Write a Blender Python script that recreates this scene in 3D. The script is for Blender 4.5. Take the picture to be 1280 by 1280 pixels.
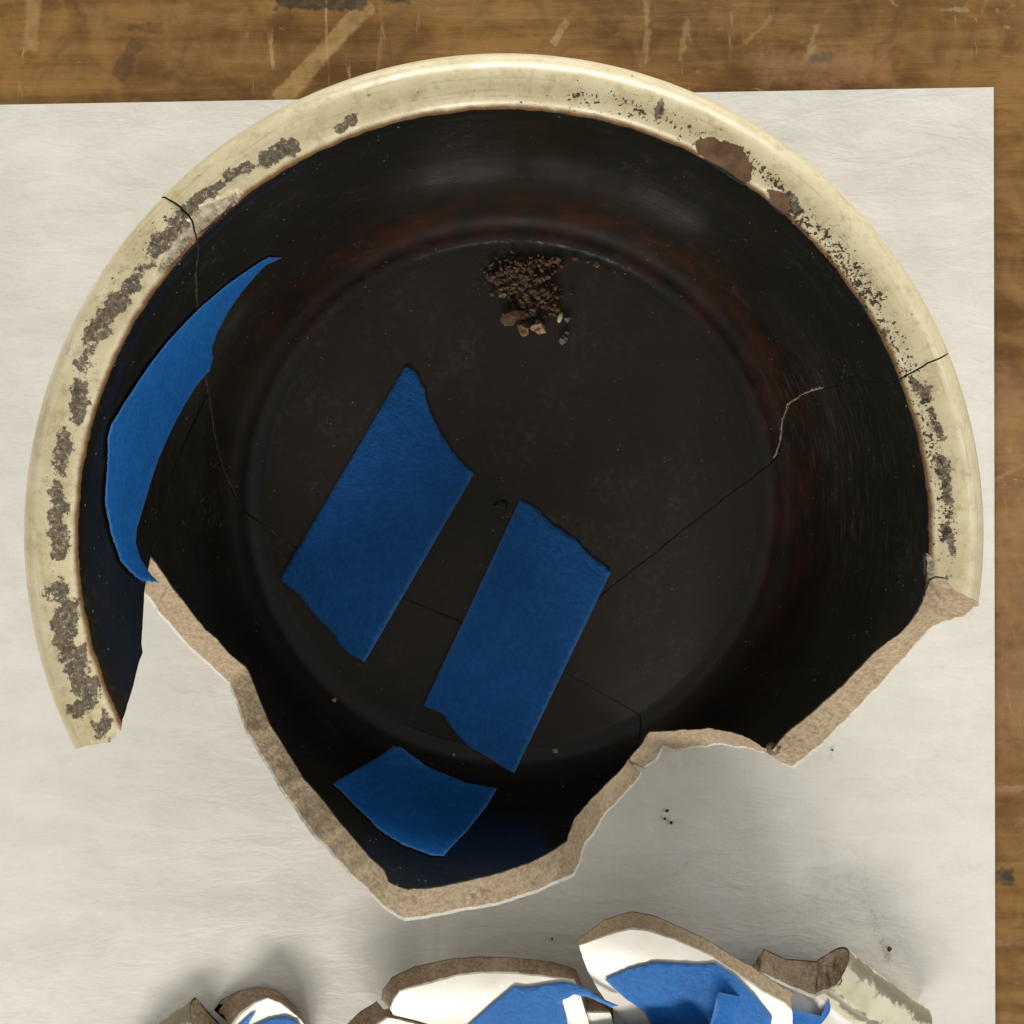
import bpy, bmesh, math, random
import numpy as np
from mathutils import Vector, Matrix, noise, geometry

random.seed(7)
rng = np.random.default_rng(7)
scene = bpy.context.scene
for o in list(bpy.data.objects):
    bpy.data.objects.remove(o)

# ------------------------------------------------------------------ camera
F = 1300.0                      # focal length in photo pixels (1280 px wide)
PX, PY = 661.5, 515.0           # foot of the vertical through the lens
CX, CY, H = 0.0077, 0.0370, 0.4577   # lens position; crock axis is the origin, paper top is z = 0
cam = bpy.data.cameras.new('camera')
cam.sensor_width = 36.0
cam.lens = 36.0 * F / 1280.0
cam.shift_x = (640 - PX) / 1280.0
cam.shift_y = -(640 - PY) / 1280.0
cam.clip_start = 0.01
cam.clip_end = 50
camo = bpy.data.objects.new('camera', cam)
camo.location = (CX, CY, H)
scene.collection.objects.link(camo)
scene.camera = camo

# ------------------------------------------------------------------ world and lamps
world = bpy.data.worlds.new('World')
scene.world = world
world.use_nodes = True
bg = world.node_tree.nodes['Background']
bg.inputs[0].default_value = (1.0, 0.97, 0.93, 1)
bg.inputs[1].default_value = 0.18


def lamp(name, loc, target, sx, sy, power, col):
    l = bpy.data.lights.new(name, 'AREA')
    l.shape = 'RECTANGLE'
    l.size, l.size_y = sx, sy
    l.energy = power
    l.color = col
    o = bpy.data.objects.new(name, l)
    o.location = loc
    d = Vector(target) - Vector(loc)
    o.rotation_euler = d.to_track_quat('-Z', 'Y').to_euler()
    scene.collection.objects.link(o)
    return o


# a low fixture of three short tubes behind the photographer
KEY = Vector((-0.24, -1.28, 0.60))
for i in range(3):
    lamp('fixture_lamp', KEY + Vector((-0.36 + 0.36 * i, 0, 0)), (0, -0.12, 0.05), 0.30, 0.26, 4.9, (1.0, 0.95, 0.87))
# broad low room light: from the far side of the bench, the right and, weaker, the left
lamp('side_light', (0.20, 1.70, 0.52), (0, 0, 0.05), 1.8, 0.30, 38.0, (1.0, 0.97, 0.91))
lamp('side_light', (1.40, -0.20, 0.62), (0, 0, 0.05), 2.0, 0.6, 10.5, (1.0, 0.97, 0.92))
lamp('side_light', (-1.40, -0.20, 0.66), (0, 0, 0.05), 2.0, 0.6, 5.0, (1.0, 0.95, 0.86))

vs = scene.view_settings
vs.view_transform = 'Standard'
vs.look = 'None'
vs.exposure = 0.10
vs.gamma = 1.0

# ------------------------------------------------------------------ pixel helpers


def px_at(px, py, z):
    s = F / (H - z)
    return np.array((CX + (px - PX) / s, CY + (PY - py) / s, z))


def project(P):
    P = np.asarray(P, float)
    s = F / (H - P[..., 2])
    return PX + (P[..., 0] - CX) * s, PY - (P[..., 1] - CY) * s


def n1(x, y, z=0.0, seed=0.0):
    return noise.noise(Vector((x + seed * 13.7, y - seed * 7.1, z + seed * 3.3)))


# ------------------------------------------------------------------ node helpers
class NT:
    def __init__(self, name):
        self.m = bpy.data.materials.new(name)
        self.m.use_nodes = True
        self.t = self.m.node_tree
        self.n = self.t.nodes
        self.bsdf = self.n['Principled BSDF']
        self.tc = self.n.new('ShaderNodeTexCoord')

    def link(self, a, b):
        self.t.links.new(a, b)

    def put(self, sock, v):
        if hasattr(v, 'is_output'):
            self.link(v, sock)
        elif isinstance(v, (tuple, list)):
            v = tuple(v)
            sock.default_value = v if len(v) == len(sock.default_value) else v + (1.0,)
        else:
            sock.default_value = v

    def val(self, **kw):
        for k, v in kw.items():
            self.put(self.bsdf.inputs[k.replace('_', ' ')], v)

    def attr(self, name):
        a = self.n.new('ShaderNodeAttribute')
        a.attribute_name = name
        return a.outputs['Fac']

    def math(self, op, a, b=0.0, c=None, clamp=False):
        m = self.n.new('ShaderNodeMath')
        m.operation = op
        m.use_clamp = clamp
        self.put(m.inputs[0], a)
        self.put(m.inputs[1], b)
        if c is not None:
            self.put(m.inputs[2], c)
        return m.outputs[0]

    def mapping(self, vec=None, scale=(1, 1, 1), loc=(0, 0, 0), rot=(0, 0, 0)):
        m = self.n.new('ShaderNodeMapping')
        self.put(m.inputs['Vector'], vec if vec is not None else self.tc.outputs['Object'])
        m.inputs['Scale'].default_value = scale
        m.inputs['Location'].default_value = loc
        m.inputs['Rotation'].default_value = rot
        return m.outputs[0]

    def noise(self, scale, detail=4, rough=0.55, vec=None, dist=0.0):
        key = (scale, detail, rough, dist)
        if vec is None:
            self.memo = getattr(self, 'memo', {})
            if key not in self.memo:
                self.memo[key] = self._noise(scale, detail, rough, None, dist)
            return self.memo[key]
        return self._noise(scale, detail, rough, vec, dist)

    def _noise(self, scale, detail, rough, vec, dist):
        m = self.n.new('ShaderNodeTexNoise')
        self.put(m.inputs['Vector'], vec if vec is not None else self.tc.outputs['Object'])
        m.inputs['Scale'].default_value = scale
        m.inputs['Detail'].default_value = detail
        m.inputs['Roughness'].default_value = rough
        m.inputs['Distortion'].default_value = dist
        return m.outputs['Fac']

    def voronoi(self, scale, vec=None, feature='F1', out='Distance'):
        m = self.n.new('ShaderNodeTexVoronoi')
        m.feature = feature
        self.put(m.inputs['Vector'], vec if vec is not None else self.tc.outputs['Object'])
        m.inputs['Scale'].default_value = scale
        return m.outputs[out]

    def ramp(self, fac, lo, hi, a=0.0, b=1.0):
        m = self.n.new('ShaderNodeMapRange')
        m.interpolation_type = 'SMOOTHSTEP'
        self.put(m.inputs['Value'], fac)
        m.inputs['From Min'].default_value = lo
        m.inputs['From Max'].default_value = hi
        m.inputs['To Min'].default_value = a
        m.inputs['To Max'].default_value = b
        return m.outputs[0]

    def mix(self, fac, a, b, mode='MIX'):
        m = self.n.new('ShaderNodeMix')
        m.data_type = 'RGBA'
        m.blend_type = mode
        self.put(m.inputs[0], fac)
        self.put(m.inputs[6], a)
        self.put(m.inputs[7], b)
        return m.outputs[2]

    def bump(self, height, strength=0.3, dist=0.001, normal=None):
        m = self.n.new('ShaderNodeBump')
        m.inputs['Strength'].default_value = strength
        m.inputs['Distance'].default_value = dist
        self.put(m.inputs['Height'], height)
        if normal is not None:
            self.link(normal, m.inputs['Normal'])
        return m.outputs[0]

    def sep(self, vec):
        m = self.n.new('ShaderNodeSeparateXYZ')
        self.put(m.inputs[0], vec)
        return m.outputs

    def box(self, cx, cy, ang, hx, hy, edge=0.0008, rough=0.0012, warp=0.0):
        """soft-edged rotated box mask in object coordinates"""
        v = self.mapping(loc=(0, 0, 0))
        sub = self.n.new('ShaderNodeVectorMath')
        sub.operation = 'SUBTRACT'
        self.put(sub.inputs[0], self.tc.outputs['Object'])
        sub.inputs[1].default_value = (cx, cy, 0)
        r = self.mapping(sub.outputs[0], rot=(0, 0, -ang))
        s = self.sep(r)
        nz = self.math('MULTIPLY', self.math('SUBTRACT', self.noise(350, 3), 0.5), rough * 4)
        if warp:
            nz = self.math('ADD', nz, self.math('MULTIPLY', self.math('SUBTRACT', self.noise(75, 4, 0.6), 0.5), warp))
        ax = self.math('ADD', self.math('ABSOLUTE', s[0]), nz)
        ay = self.math('ADD', self.math('ABSOLUTE', s[1]), nz)
        return self.math('MULTIPLY', self.ramp(ax, hx - edge, hx + edge, 1, 0), self.ramp(ay, hy - edge, hy + edge, 1, 0))


# ------------------------------------------------------------------ materials
def mat_glaze(rim=True):
    g = NT('rim_and_lip_glaze' if rim else 'interior_glaze')
    rho = g.attr('lip')          # signed distance past the dark/cream line, mm
    rad = g.attr('rad')
    ang = g.attr('ang')
    comb = g.n.new('ShaderNodeCombineXYZ')
    g.link(ang, comb.inputs[0]); g.link(rad, comb.inputs[1])
    swirl = g.noise(1.0, 5, 0.6, g.mapping(comb.outputs[0], scale=(2.2, 260, 1)))
    swirl2 = g.noise(1.0, 3, 0.5, g.mapping(comb.outputs[0], scale=(7, 60, 1)))
    big = g.noise(14, 3)
    base = g.mix(g.ramp(big, 0.35, 0.7), (0.0085, 0.0082, 0.0055), (0.016, 0.0145, 0.0095))
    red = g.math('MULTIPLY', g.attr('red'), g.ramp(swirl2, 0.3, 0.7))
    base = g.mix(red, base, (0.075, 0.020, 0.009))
    base = g.mix(g.math('MULTIPLY', g.ramp(swirl, 0.55, 0.75), 0.35), base, (0.035, 0.032, 0.026))
    # settled dust: film and specks
    film = g.math('MULTIPLY', g.ramp(g.noise(45, 6, 0.7), 0.45, 0.75), g.ramp(g.noise(400, 3), 0.4, 0.7))
    base = g.mix(g.math('MULTIPLY', g.math('ADD', film, g.ramp(rad, 0.1055, 0.1085, 0.75, 0.0)), g.ramp(rad, 0.1055, 0.1085, 0.17, 0.08)), base, (0.24, 0.19, 0.15))
    sp = g.math('MULTIPLY', g.ramp(g.voronoi(420), 0.10, 0.16, 1, 0), g.ramp(g.noise(160, 4, 0.7), 0.56, 0.62))
    base = g.mix(g.math('MULTIPLY', sp, 0.55), base, (0.42, 0.36, 0.28))
    pits = g.ramp(g.voronoi(190), 0.07, 0.11, 1, 0)
    pits = g.math('MULTIPLY', pits, g.ramp(g.noise(60, 2), 0.5, 0.6))
    base = g.mix(g.math('MULTIPLY', pits, 0.5), base, (0.004, 0.003, 0.003))
    scr = g.math('MULTIPLY', g.attr('scratch'), g.ramp(g.noise(1.0, 4, 0.7, g.mapping(comb.outputs[0], scale=(9, 420, 1))), 0.50, 0.68))
    base = g.mix(g.math('MULTIPLY', scr, 0.16), base, (0.26, 0.22, 0.20))
    pm = g.ramp(g.math('ADD', g.attr('pale'), g.math('MULTIPLY', g.math('SUBTRACT', g.noise(400, 3), 0.5), 0.25)), 0.58, 0.74)
    base = g.mix(pm, base, (0.46, 0.37, 0.24))
    if not rim:
        ro = g.math('ADD', g.ramp(g.noise(35, 5, 0.65), 0.3, 0.75, 0.11, 0.22), g.math('MULTIPLY', film, 0.25))
        ro = g.math('ADD', g.math('ADD', ro, g.ramp(rad, 0.104, 0.1085, 0.30, 0.0)), g.math('MULTIPLY', g.ramp(rad, 0.1125, 0.1165, 0.0, 0.36), g.ramp(rad, 0.140, 0.170, 1.0, 0.0)))
        g.val(Base_Color=base, Roughness=ro, Normal=g.bump(swirl, 0.10, 0.0006), IOR=1.5, Specular_IOR_Level=g.math('SUBTRACT', g.ramp(rad, 0.104, 0.1085, 0.30, 0.6), g.math('MULTIPLY', g.ramp(rad, 0.1115, 0.1150, 0.0, 0.46), g.ramp(rad, 0.135, 0.165, 1.0, 0.2))))
        return g.m
    # cream rim
    cn = g.noise(60, 5, 0.65)
    cream = g.mix(g.ramp(cn, 0.3, 0.75), (0.76, 0.69, 0.46), (0.59, 0.50, 0.285))
    cream = g.mix(g.math('MULTIPLY', g.ramp(g.noise(170, 5, 0.75), 0.47, 0.68), 0.55), cream, (0.40, 0.30, 0.15))
    cream = g.mix(g.math('MULTIPLY', g.ramp(rho, 12, 24), 0.55), cream, (0.60, 0.58, 0.42))
    streak = g.noise(1.0, 5, 0.65, g.mapping(comb.outputs[0], scale=(4, 700, 1)))
    cream = g.mix(g.math('MULTIPLY', g.ramp(streak, 0.54, 0.70), 0.45), cream, (0.34, 0.25, 0.12))
    cream = g.mix(g.math('MULTIPLY', g.ramp(g.noise(520, 3, 0.6), 0.56, 0.68), 0.35), cream, (0.80, 0.72, 0.48))
    edge_n = g.math('MULTIPLY', g.math('SUBTRACT', g.noise(140, 4, 0.65), 0.5), 2.6)
    lipd = g.math('ADD', rho, edge_n)
    # honey-brown thin line just where the two glazes meet
    honey = g.mix(g.ramp(lipd, 0.5, 2.6), (0.17, 0.085, 0.03), cream)
    spall = g.ramp(g.math('ADD', g.attr('spall'), g.math('MULTIPLY', g.math('SUBTRACT', g.noise(260, 4), 0.5), 0.35)), 0.46, 0.52)
    rimcol = g.mix(spall, honey, g.mix(g.ramp(g.noise(500, 4, 0.7), 0.3, 0.7), (0.27, 0.22, 0.145), (0.66, 0.59, 0.44)))
    st_n = g.noise(300, 6, 0.72)
    st_b = g.math('MULTIPLY', g.math('SUBTRACT', g.noise(110, 3, 0.6), 0.5), 2.1)
    st = g.math('ADD', g.math('ADD', g.attr('stain'), st_b), g.math('MULTIPLY', g.math('SUBTRACT', st_n, 0.5), 2.0))
    stm = g.math('MULTIPLY', g.ramp(st, 0.52, 0.62), g.ramp(g.noise(800, 3, 0.7), 0.34, 0.46, 0.45, 1.0))
    stc = g.mix(g.ramp(g.noise(700, 4, 0.7), 0.35, 0.65), (0.026, 0.019, 0.012), (0.17, 0.13, 0.088))
    rimcol = g.mix(g.math('MULTIPLY', stm, 0.92), rimcol, stc)
    sp_n = g.noise(520, 3, 0.6)
    spk = g.ramp(g.math('ADD', g.math('MULTIPLY', g.attr('speck'), 0.39), g.math('MULTIPLY', g.math('SUBTRACT', sp_n, 0.5), 1.5)), 0.42, 0.46)
    sp_n2 = g.noise(1100, 2, 0.5)
    spk2 = g.ramp(g.math('ADD', g.math('MULTIPLY', g.attr('speck'), 0.35), g.math('MULTIPLY', g.math('SUBTRACT', sp_n2, 0.5), 1.5)), 0.44, 0.48)
    spk = g.math('MAXIMUM', spk, spk2)
    rimcol = g.mix(g.math('MULTIPLY', spk, 0.95), rimcol, (0.035, 0.020, 0.010))
    chip = g.ramp(g.math('ADD', g.attr('chip'), g.math('MULTIPLY', g.math('SUBTRACT', g.noise(330, 5, 0.7), 0.5), 1.1)), 0.47, 0.53)
    chc = g.mix(g.ramp(g.noise(180, 5, 0.7), 0.3, 0.7), (0.19, 0.105, 0.050), (0.085, 0.048, 0.026))
    rimcol = g.mix(chip, rimcol, chc)
    dirt = g.math('MAXIMUM', g.math('MAXIMUM', stm, chip), spk)
    dirt = g.math('MAXIMUM', dirt, spall)
    isrim = g.math('MAXIMUM', g.ramp(lipd, -0.25, 0.25), spall)
    col = g.mix(isrim, base, rimcol)
    ro_in = g.math('ADD', g.ramp(g.noise(35, 5, 0.65), 0.3, 0.75, 0.10, 0.24), g.math('MULTIPLY', film, 0.25))
    ro_rim = g.math('MAXIMUM', g.math('MULTIPLY', dirt, 0.85), g.ramp(cn, 0.3, 0.7, 0.24, 0.36))
    rmix = g.n.new('ShaderNodeMix')
    g.put(rmix.inputs[0], isrim); g.put(rmix.inputs[2], ro_in); g.put(rmix.inputs[3], ro_rim)
    depth = g.math('MULTIPLY', dirt, isrim)
    hgt = g.math('SUBTRACT', g.math('MULTIPLY', swirl, 0.10), depth)
    b2 = g.bump(hgt, 0.55, 0.0006)
    g.val(Base_Color=col, Roughness=rmix.outputs[0], Normal=b2, IOR=1.5)
    return g.m


def mat_outer():
    g = NT('white_exterior_glaze')
    n = g.noise(70, 5)
    c = g.mix(g.ramp(n, 0.3, 0.75), (0.80, 0.78, 0.71), (0.70, 0.67, 0.57))
    c = g.mix(g.math('MULTIPLY', g.ramp(g.noise(900, 2), 0.70, 0.74), 0.5), c, (0.25, 0.19, 0.12))
    g.val(Base_Color=c, Roughness=0.22, Normal=g.bump(g.noise(90, 4), 0.12, 0.0008))
    return g.m


def mat_rimshard():
    g = NT('weathered_rim_glaze')
    n = g.noise(70, 5)
    c = g.mix(g.ramp(n, 0.3, 0.75), (0.68, 0.66, 0.50), (0.55, 0.50, 0.32))
    st = g.ramp(g.math('ADD', g.noise(140, 6, 0.72), g.math('MULTIPLY', g.attr('stain'), 0.35)), 0.60, 0.74)
    c = g.mix(g.math('MULTIPLY', st, 0.85), c, (0.12, 0.095, 0.055))
    sp = g.ramp(g.voronoi(260), 0.06, 0.12, 1, 0)
    sp = g.math('MULTIPLY', sp, g.ramp(g.noise(120, 3), 0.5, 0.6))
    c = g.mix(sp, c, (0.04, 0.03, 0.02))
    white = g.attr('white')
    c = g.mix(white, c, (0.82, 0.81, 0.76))
    g.val(Base_Color=c, Roughness=0.38, Normal=g.bump(g.noise(160, 5), 0.25, 0.0008))
    return g.m


def mat_clay(name='fractured_clay', a=(0.62, 0.49, 0.33), b=(0.33, 0.245, 0.15), speck=0.5):
    g = NT(name)
    n = g.noise(620, 5, 0.72)
    c = g.mix(g.ramp(n, 0.28, 0.72), a, b)
    c = g.mix(g.math('MULTIPLY', g.ramp(g.noise(60, 4), 0.45, 0.7), 0.4), c, (0.50, 0.40, 0.28))
    c = g.mix(g.math('MULTIPLY', g.ramp(g.noise(1500, 3, 0.7), 0.60, 0.68), speck * 0.6), c, (0.10, 0.07, 0.045))
    w = g.attr('wall')
    wn = g.math('ADD', w, g.math('MULTIPLY', g.math('SUBTRACT', g.noise(500, 3), 0.5), 0.05))
    c = g.mix(g.ramp(wn, 0.89, 0.91), c, (0.80, 0.77, 0.68))
    c = g.mix(g.ramp(wn, 0.03, 0.05, 1, 0), c, (0.05, 0.035, 0.025))
    h = g.math('ADD', g.noise(700, 6, 0.75), g.math('MULTIPLY', g.voronoi(500), 0.5))
    g.val(Base_Color=c, Roughness=0.9, Normal=g.bump(h, 0.8, 0.0010))
    return g.m


def mat_tape(name='blue_tape'):
    g = NT(name)
    v = g.mapping(scale=(1, 1, 1))
    cre = g.noise(700, 4, 0.6, dist=0.6)
    c = g.mix(g.ramp(g.noise(60, 4), 0.3, 0.7), (0.011, 0.140, 0.46), (0.015, 0.170, 0.53))
    c = g.mix(g.math('MULTIPLY', g.ramp(g.noise(420, 5, 0.75), 0.38, 0.66), 0.6), c, (0.008, 0.095, 0.35))
    e = g.attr('edge')
    c = g.mix(g.math('MULTIPLY', e, 0.5), c, (0.12, 0.30, 0.70))
    g.val(Base_Color=c, Roughness=0.55, Normal=g.bump(g.math('ADD', cre, g.math('MULTIPLY', g.noise(90, 3), 1.6)), 0.6, 0.0009))
    g.bsdf.inputs['Specular IOR Level'].default_value = 0.22
    return g.m


def mat_paper():
    g = NT('waxy_white_paper')
    st = g.noise(1.0, 5, 0.65, g.mapping(scale=(30, 85, 1), rot=(0, 0, 0.06)), dist=0.5)
    cl = g.noise(42, 4, 0.65, dist=0.4)
    fib = g.noise(1.0, 2, 0.7, g.mapping(scale=(350, 900, 1)))
    f = g.math('ADD', g.math('MULTIPLY', st, 0.6), g.math('MULTIPLY', cl, 0.4))
    c = g.mix(g.ramp(f, 0.36, 0.64), (0.68, 0.66, 0.60), (0.74, 0.725, 0.675))
    c = g.mix(g.math('MULTIPLY', g.ramp(fib, 0.4, 0.7), 0.25), c, (0.80, 0.79, 0.76))
    # grey rubbed marks
    def smear(px, py, a, hx, hy, amt, col):
        p = px_at(px, py, 0)
        m = g.box(p[0], p[1], a, hx, hy, 0.004, 0.0)
        return g.math('MULTIPLY', g.math('MULTIPLY', m, g.ramp(g.noise(420, 5, 0.75), 0.48, 0.62)), amt), col
    for args in ((1103, 1178, 1.9, 0.012, 0.0022, 0.55, (0.25, 0.20, 0.19)), (857, 1083, 0.7, 0.004, 0.0008, 0.6, (0.28, 0.24, 0.2)),
                 (1040, 1130, 0.2, 0.02, 0.012, 0.18, (0.35, 0.3, 0.25))):
        m, col = smear(*args)
        c = g.mix(m, c, col)
    r = g.ramp(cl, 0.3, 0.7, 0.42, 0.55)
    b = g.bump(f, 0.55, 0.0022)
    b = g.bump(fib, 0.10, 0.0004, b)
    g.val(Base_Color=c, Roughness=r, Normal=b)
    return g.m


def mat_wood():
    g = NT('worn_bench_wood')
    gr = g.noise(1.0, 5, 0.68, g.mapping(scale=(8, 95, 1)), dist=0.3)
    fine = g.noise(1.0, 4, 0.7, g.mapping(scale=(55, 620, 1)))
    big = g.noise(9, 3)
    tone = g.math('ADD', g.math('MULTIPLY', gr, 0.28), g.math('ADD', g.math('MULTIPLY', big, 0.35), g.math('MULTIPLY', g.noise(48, 6, 0.68, dist=0.8), 0.37)))
    c = g.mix(g.ramp(tone, 0.38, 0.60), (0.115, 0.055, 0.014), (0.29, 0.155, 0.045))
    c = g.mix(g.math('MULTIPLY', g.ramp(fine, 0.5, 0.75), 0.4), c, (0.13, 0.068, 0.026))
    # pale scuffs and dried drips running towards the bench edge
    sc = g.math('MULTIPLY', g.ramp(g.noise(1.0, 4, 0.7, g.mapping(scale=(150, 22, 1)), dist=0.8), 0.60, 0.70), g.ramp(g.noise(18, 3), 0.46, 0.60))
    c = g.mix(g.math('MULTIPLY', sc, 0.55), c, (0.52, 0.38, 0.20))
    sc2 = g.math('MULTIPLY', g.ramp(g.noise(85, 6, 0.72, dist=1.2), 0.60, 0.70), g.ramp(g.noise(25, 3), 0.48, 0.62))
    c = g.mix(g.math('MULTIPLY', sc2, 0.55), c, (0.50, 0.36, 0.19))
    sc3 = g.ramp(g.noise(60, 7, 0.75, g.mapping(loc=(3, 5, 0))), 0.62, 0.74)
    c = g.mix(g.math('MULTIPLY', sc3, 0.55), c, (0.075, 0.045, 0.022))
    def box(px, py, ang, hx, hy, col, amt, **kw):
        nonlocal c
        p = px_at(px, py, -0.003)
        m = g.box(p[0], p[1], ang, hx, hy, **kw)
        wear = g.ramp(g.noise(130, 5, 0.7), 0.34, 0.58, 0.45, 1.0)
        c = g.mix(g.math('MULTIPLY', g.math('MULTIPLY', m, wear), amt * (0.5 if hy < 0.0015 else 1.0)), c, col)
    box(405, 65, 0.83, 0.0295, 0.0040, (0.50, 0.33, 0.14), 0.55, edge=0.0009, rough=0.0007, warp=0.004)      # ghost of an old tape strip
    box(160, 74, 1.1, 0.0095, 0.0036, (0.085, 0.045, 0.018), 0.70, edge=0.0006, rough=0.0006, warp=0.008)
    box(180, 34, 0.0, 0.0075, 0.0020, (0.085, 0.045, 0.018), 0.60, edge=0.0006, rough=0.0010, warp=0.008)
    box(213, 94, 0.9, 0.0028, 0.0014, (0.07, 0.04, 0.018), 0.65, edge=0.0006, rough=0.0006, warp=0.008)
    box(400, 2, 0.03, 0.020, 0.0036, (0.030, 0.027, 0.020), 0.85, edge=0.0012, rough=0.0020, warp=0.008)
    box(496, -1, 0.0, 0.006, 0.0020, (0.02, 0.02, 0.015), 0.85, edge=0.0010, rough=0.0015)
    box(1030, 84, 0.0, 0.028, 0.0075, (0.36, 0.185, 0.085), 0.55, edge=0.006, rough=0.003, warp=0.03)
    box(1025, 72, 0.0, 0.006, 0.0022, (0.10, 0.085, 0.065), 0.7, edge=0.001, rough=0.002)
    box(1253, 1097, 0.0, 0.0042, 0.0030, (0.03, 0.028, 0.022), 0.9, edge=0.001, rough=0.0012, warp=0.01)
    box(1262, 986, 0.04, 0.016, 0.0012, (0.50, 0.33, 0.20), 0.6, edge=0.0006, rough=0.001)
    box(1262, 1180, 0.02, 0.016, 0.0010, (0.46, 0.31, 0.18), 0.5, edge=0.0006, rough=0.001)
    box(1262, 590, 0.45, 0.010, 0.0008, (0.50, 0.35, 0.2), 0.6, edge=0.0006, rough=0.001)
    box(700, 40, 1.0, 0.0055, 0.0008, (0.58, 0.44, 0.24), 0.75, edge=0.0006, rough=0.0006, warp=0.006)
    box(808, 40, 1.57, 0.014, 0.0011, (0.52, 0.38, 0.19), 0.65, edge=0.0008, rough=0.001, warp=0.006)
    box(855, 50, 1.35, 0.010, 0.0011, (0.50, 0.36, 0.19), 0.55, edge=0.0008, rough=0.001, warp=0.006)
    box(948, 38, 0.75, 0.008, 0.0008, (0.52, 0.38, 0.2), 0.6, edge=0.0006, rough=0.0008, warp=0.006)
    box(1015, 52, 1.3, 0.009, 0.0014, (0.52, 0.40, 0.23), 0.6, edge=0.0008, rough=0.001, warp=0.006)
    box(1190, 12, 0.0, 0.0075, 0.0008, (0.62, 0.50, 0.30), 0.75, edge=0.0006, rough=0.0008, warp=0.006)
    box(104, 50, 1.57, 0.016, 0.0009, (0.17, 0.10, 0.045), 0.5, edge=0.0006, rough=0.0006)
    box(40, 30, 1.5, 0.012, 0.0030, (0.44, 0.29, 0.13), 0.5, edge=0.001, rough=0.001)
    # a rusty scuffed patch of the bench alongside the right paper edge
    box(1275, 700, 0.0, 0.012, 0.085, (0.36, 0.205, 0.10), 0.45, edge=0.01, rough=0.004, warp=0.03)
    r = g.ramp(gr, 0.3, 0.7, 0.26, 0.42)
    g.val(Base_Color=c, Roughness=r, Normal=g.bump(g.math('ADD', gr, g.math('MULTIPLY', fine, 0.4)), 0.3, 0.0012))
    return g.m


def mat_stone(name, a, b, rough=0.85):
    g = NT(name)
    c = g.mix(g.ramp(g.noise(350, 5, 0.7), 0.3, 0.7), a, b)
    g.val(Base_Color=c, Roughness=rough, Normal=g.bump(g.noise(900, 5), 0.6, 0.0006))
    return g.m


M_RIMGLAZE, M_GLAZE, M_OUT, M_CLAY, M_TAPE = mat_glaze(), mat_glaze(False), mat_outer(), mat_clay(), mat_tape()
M_CLAY2 = mat_clay('weathered_clay', (0.36, 0.26, 0.165), (0.13, 0.088, 0.052), 0.6)
M_RIM = mat_rimshard()
M_PAPER, M_WOOD = mat_paper(), mat_wood()


# ------------------------------------------------------------------ object helpers
def tag(o, label, cat, group=None):
    o['label'] = label
    o['category'] = cat
    if group:
        o['group'] = group
    return o


def link(o, parent=None):
    scene.collection.objects.link(o)
    o.parent = parent
    return o


def mesh_obj(name, verts, faces, mats, parent=None, midx=None, smooth=None, attrs=None):
    me = bpy.data.meshes.new(name)
    me.from_pydata([tuple(map(float, v)) for v in verts], [], [tuple(map(int, f)) for f in faces])
    for m in mats:
        me.materials.append(m)
    if midx is not None:
        me.polygons.foreach_set('material_index', np.asarray(midx, np.int32))
    me.polygons.foreach_set('use_smooth', np.ones(len(faces), bool) if smooth is None else np.asarray(smooth, bool))
    for k, v in (attrs or {}).items():
        a = me.attributes.new(k, 'FLOAT', 'POINT')
        a.data.foreach_set('value', np.asarray(v, np.float32))
    me.update()
    return link(bpy.data.objects.new(name, me), parent)


def cdt(boundary, interior):
    """triangulate the polygon; returns (points, triangles, index of each boundary point)"""
    nb = len(boundary)
    pts = [Vector((float(p[0]), float(p[1]))) for p in boundary] + [Vector((float(p[0]), float(p[1]))) for p in interior]
    v, e, f, ov, oe, of = geometry.delaunay_2d_cdt(pts, [], [list(range(nb))], 1, 1e-7)
    where = {}
    for i, lst in enumerate(ov):
        for k in lst:
            where[k] = i
    tris = []
    for t in f:
        for k in range(1, len(t) - 1):
            a, b, c = v[t[0]], v[t[k]], v[t[k + 1]]
            tri = (t[0], t[k], t[k + 1])
            if (b - a).cross(c - a) < 0:
                tri = tri[::-1]
            tris.append(tri)
    return np.array([(p.x, p.y) for p in v]), tris, [where[i] for i in range(nb)]


def inside(poly, pts):
    poly = np.asarray(poly)
    x, y = pts[:, 0], pts[:, 1]
    res = np.zeros(len(pts), bool)
    j = len(poly) - 1
    for i in range(len(poly)):
        xi, yi = poly[i]; xj, yj = poly[j]
        c = ((yi > y) != (yj > y)) & (x < (xj - xi) * (y - yi) / (yj - yi + 1e-18) + xi)
        res ^= c
        j = i
    return res


def edge_dist(poly, pts):
    poly = np.asarray(poly)
    d = np.full(len(pts), 1e9)
    for i in range(len(poly)):
        a, b = poly[i - 1], poly[i]
        ab = b - a
        t = np.clip(((pts - a) @ ab) / (ab @ ab + 1e-18), 0, 1)
        d = np.minimum(d, np.hypot(*(pts - (a + t[:, None] * ab)).T))
    return d


def area2(poly):
    p = np.asarray(poly)
    q = np.roll(p, -1, 0)
    return np.sum(p[:, 0] * q[:, 1] - q[:, 0] * p[:, 1])


# ------------------------------------------------------------------ table and paper
def grid_sheet(name, x0, x1, y0, y1, nx, ny, zf, mat, thick=0.0):
    xs = np.linspace(x0, x1, nx); ys = np.linspace(y0, y1, ny)
    V = [(x, y, zf(x, y)) for y in ys for x in xs]
    Fc = [(j * nx + i, j * nx + i + 1, (j + 1) * nx + i + 1, (j + 1) * nx + i) for j in range(ny - 1) for i in range(nx - 1)]
    return V, Fc


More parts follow.
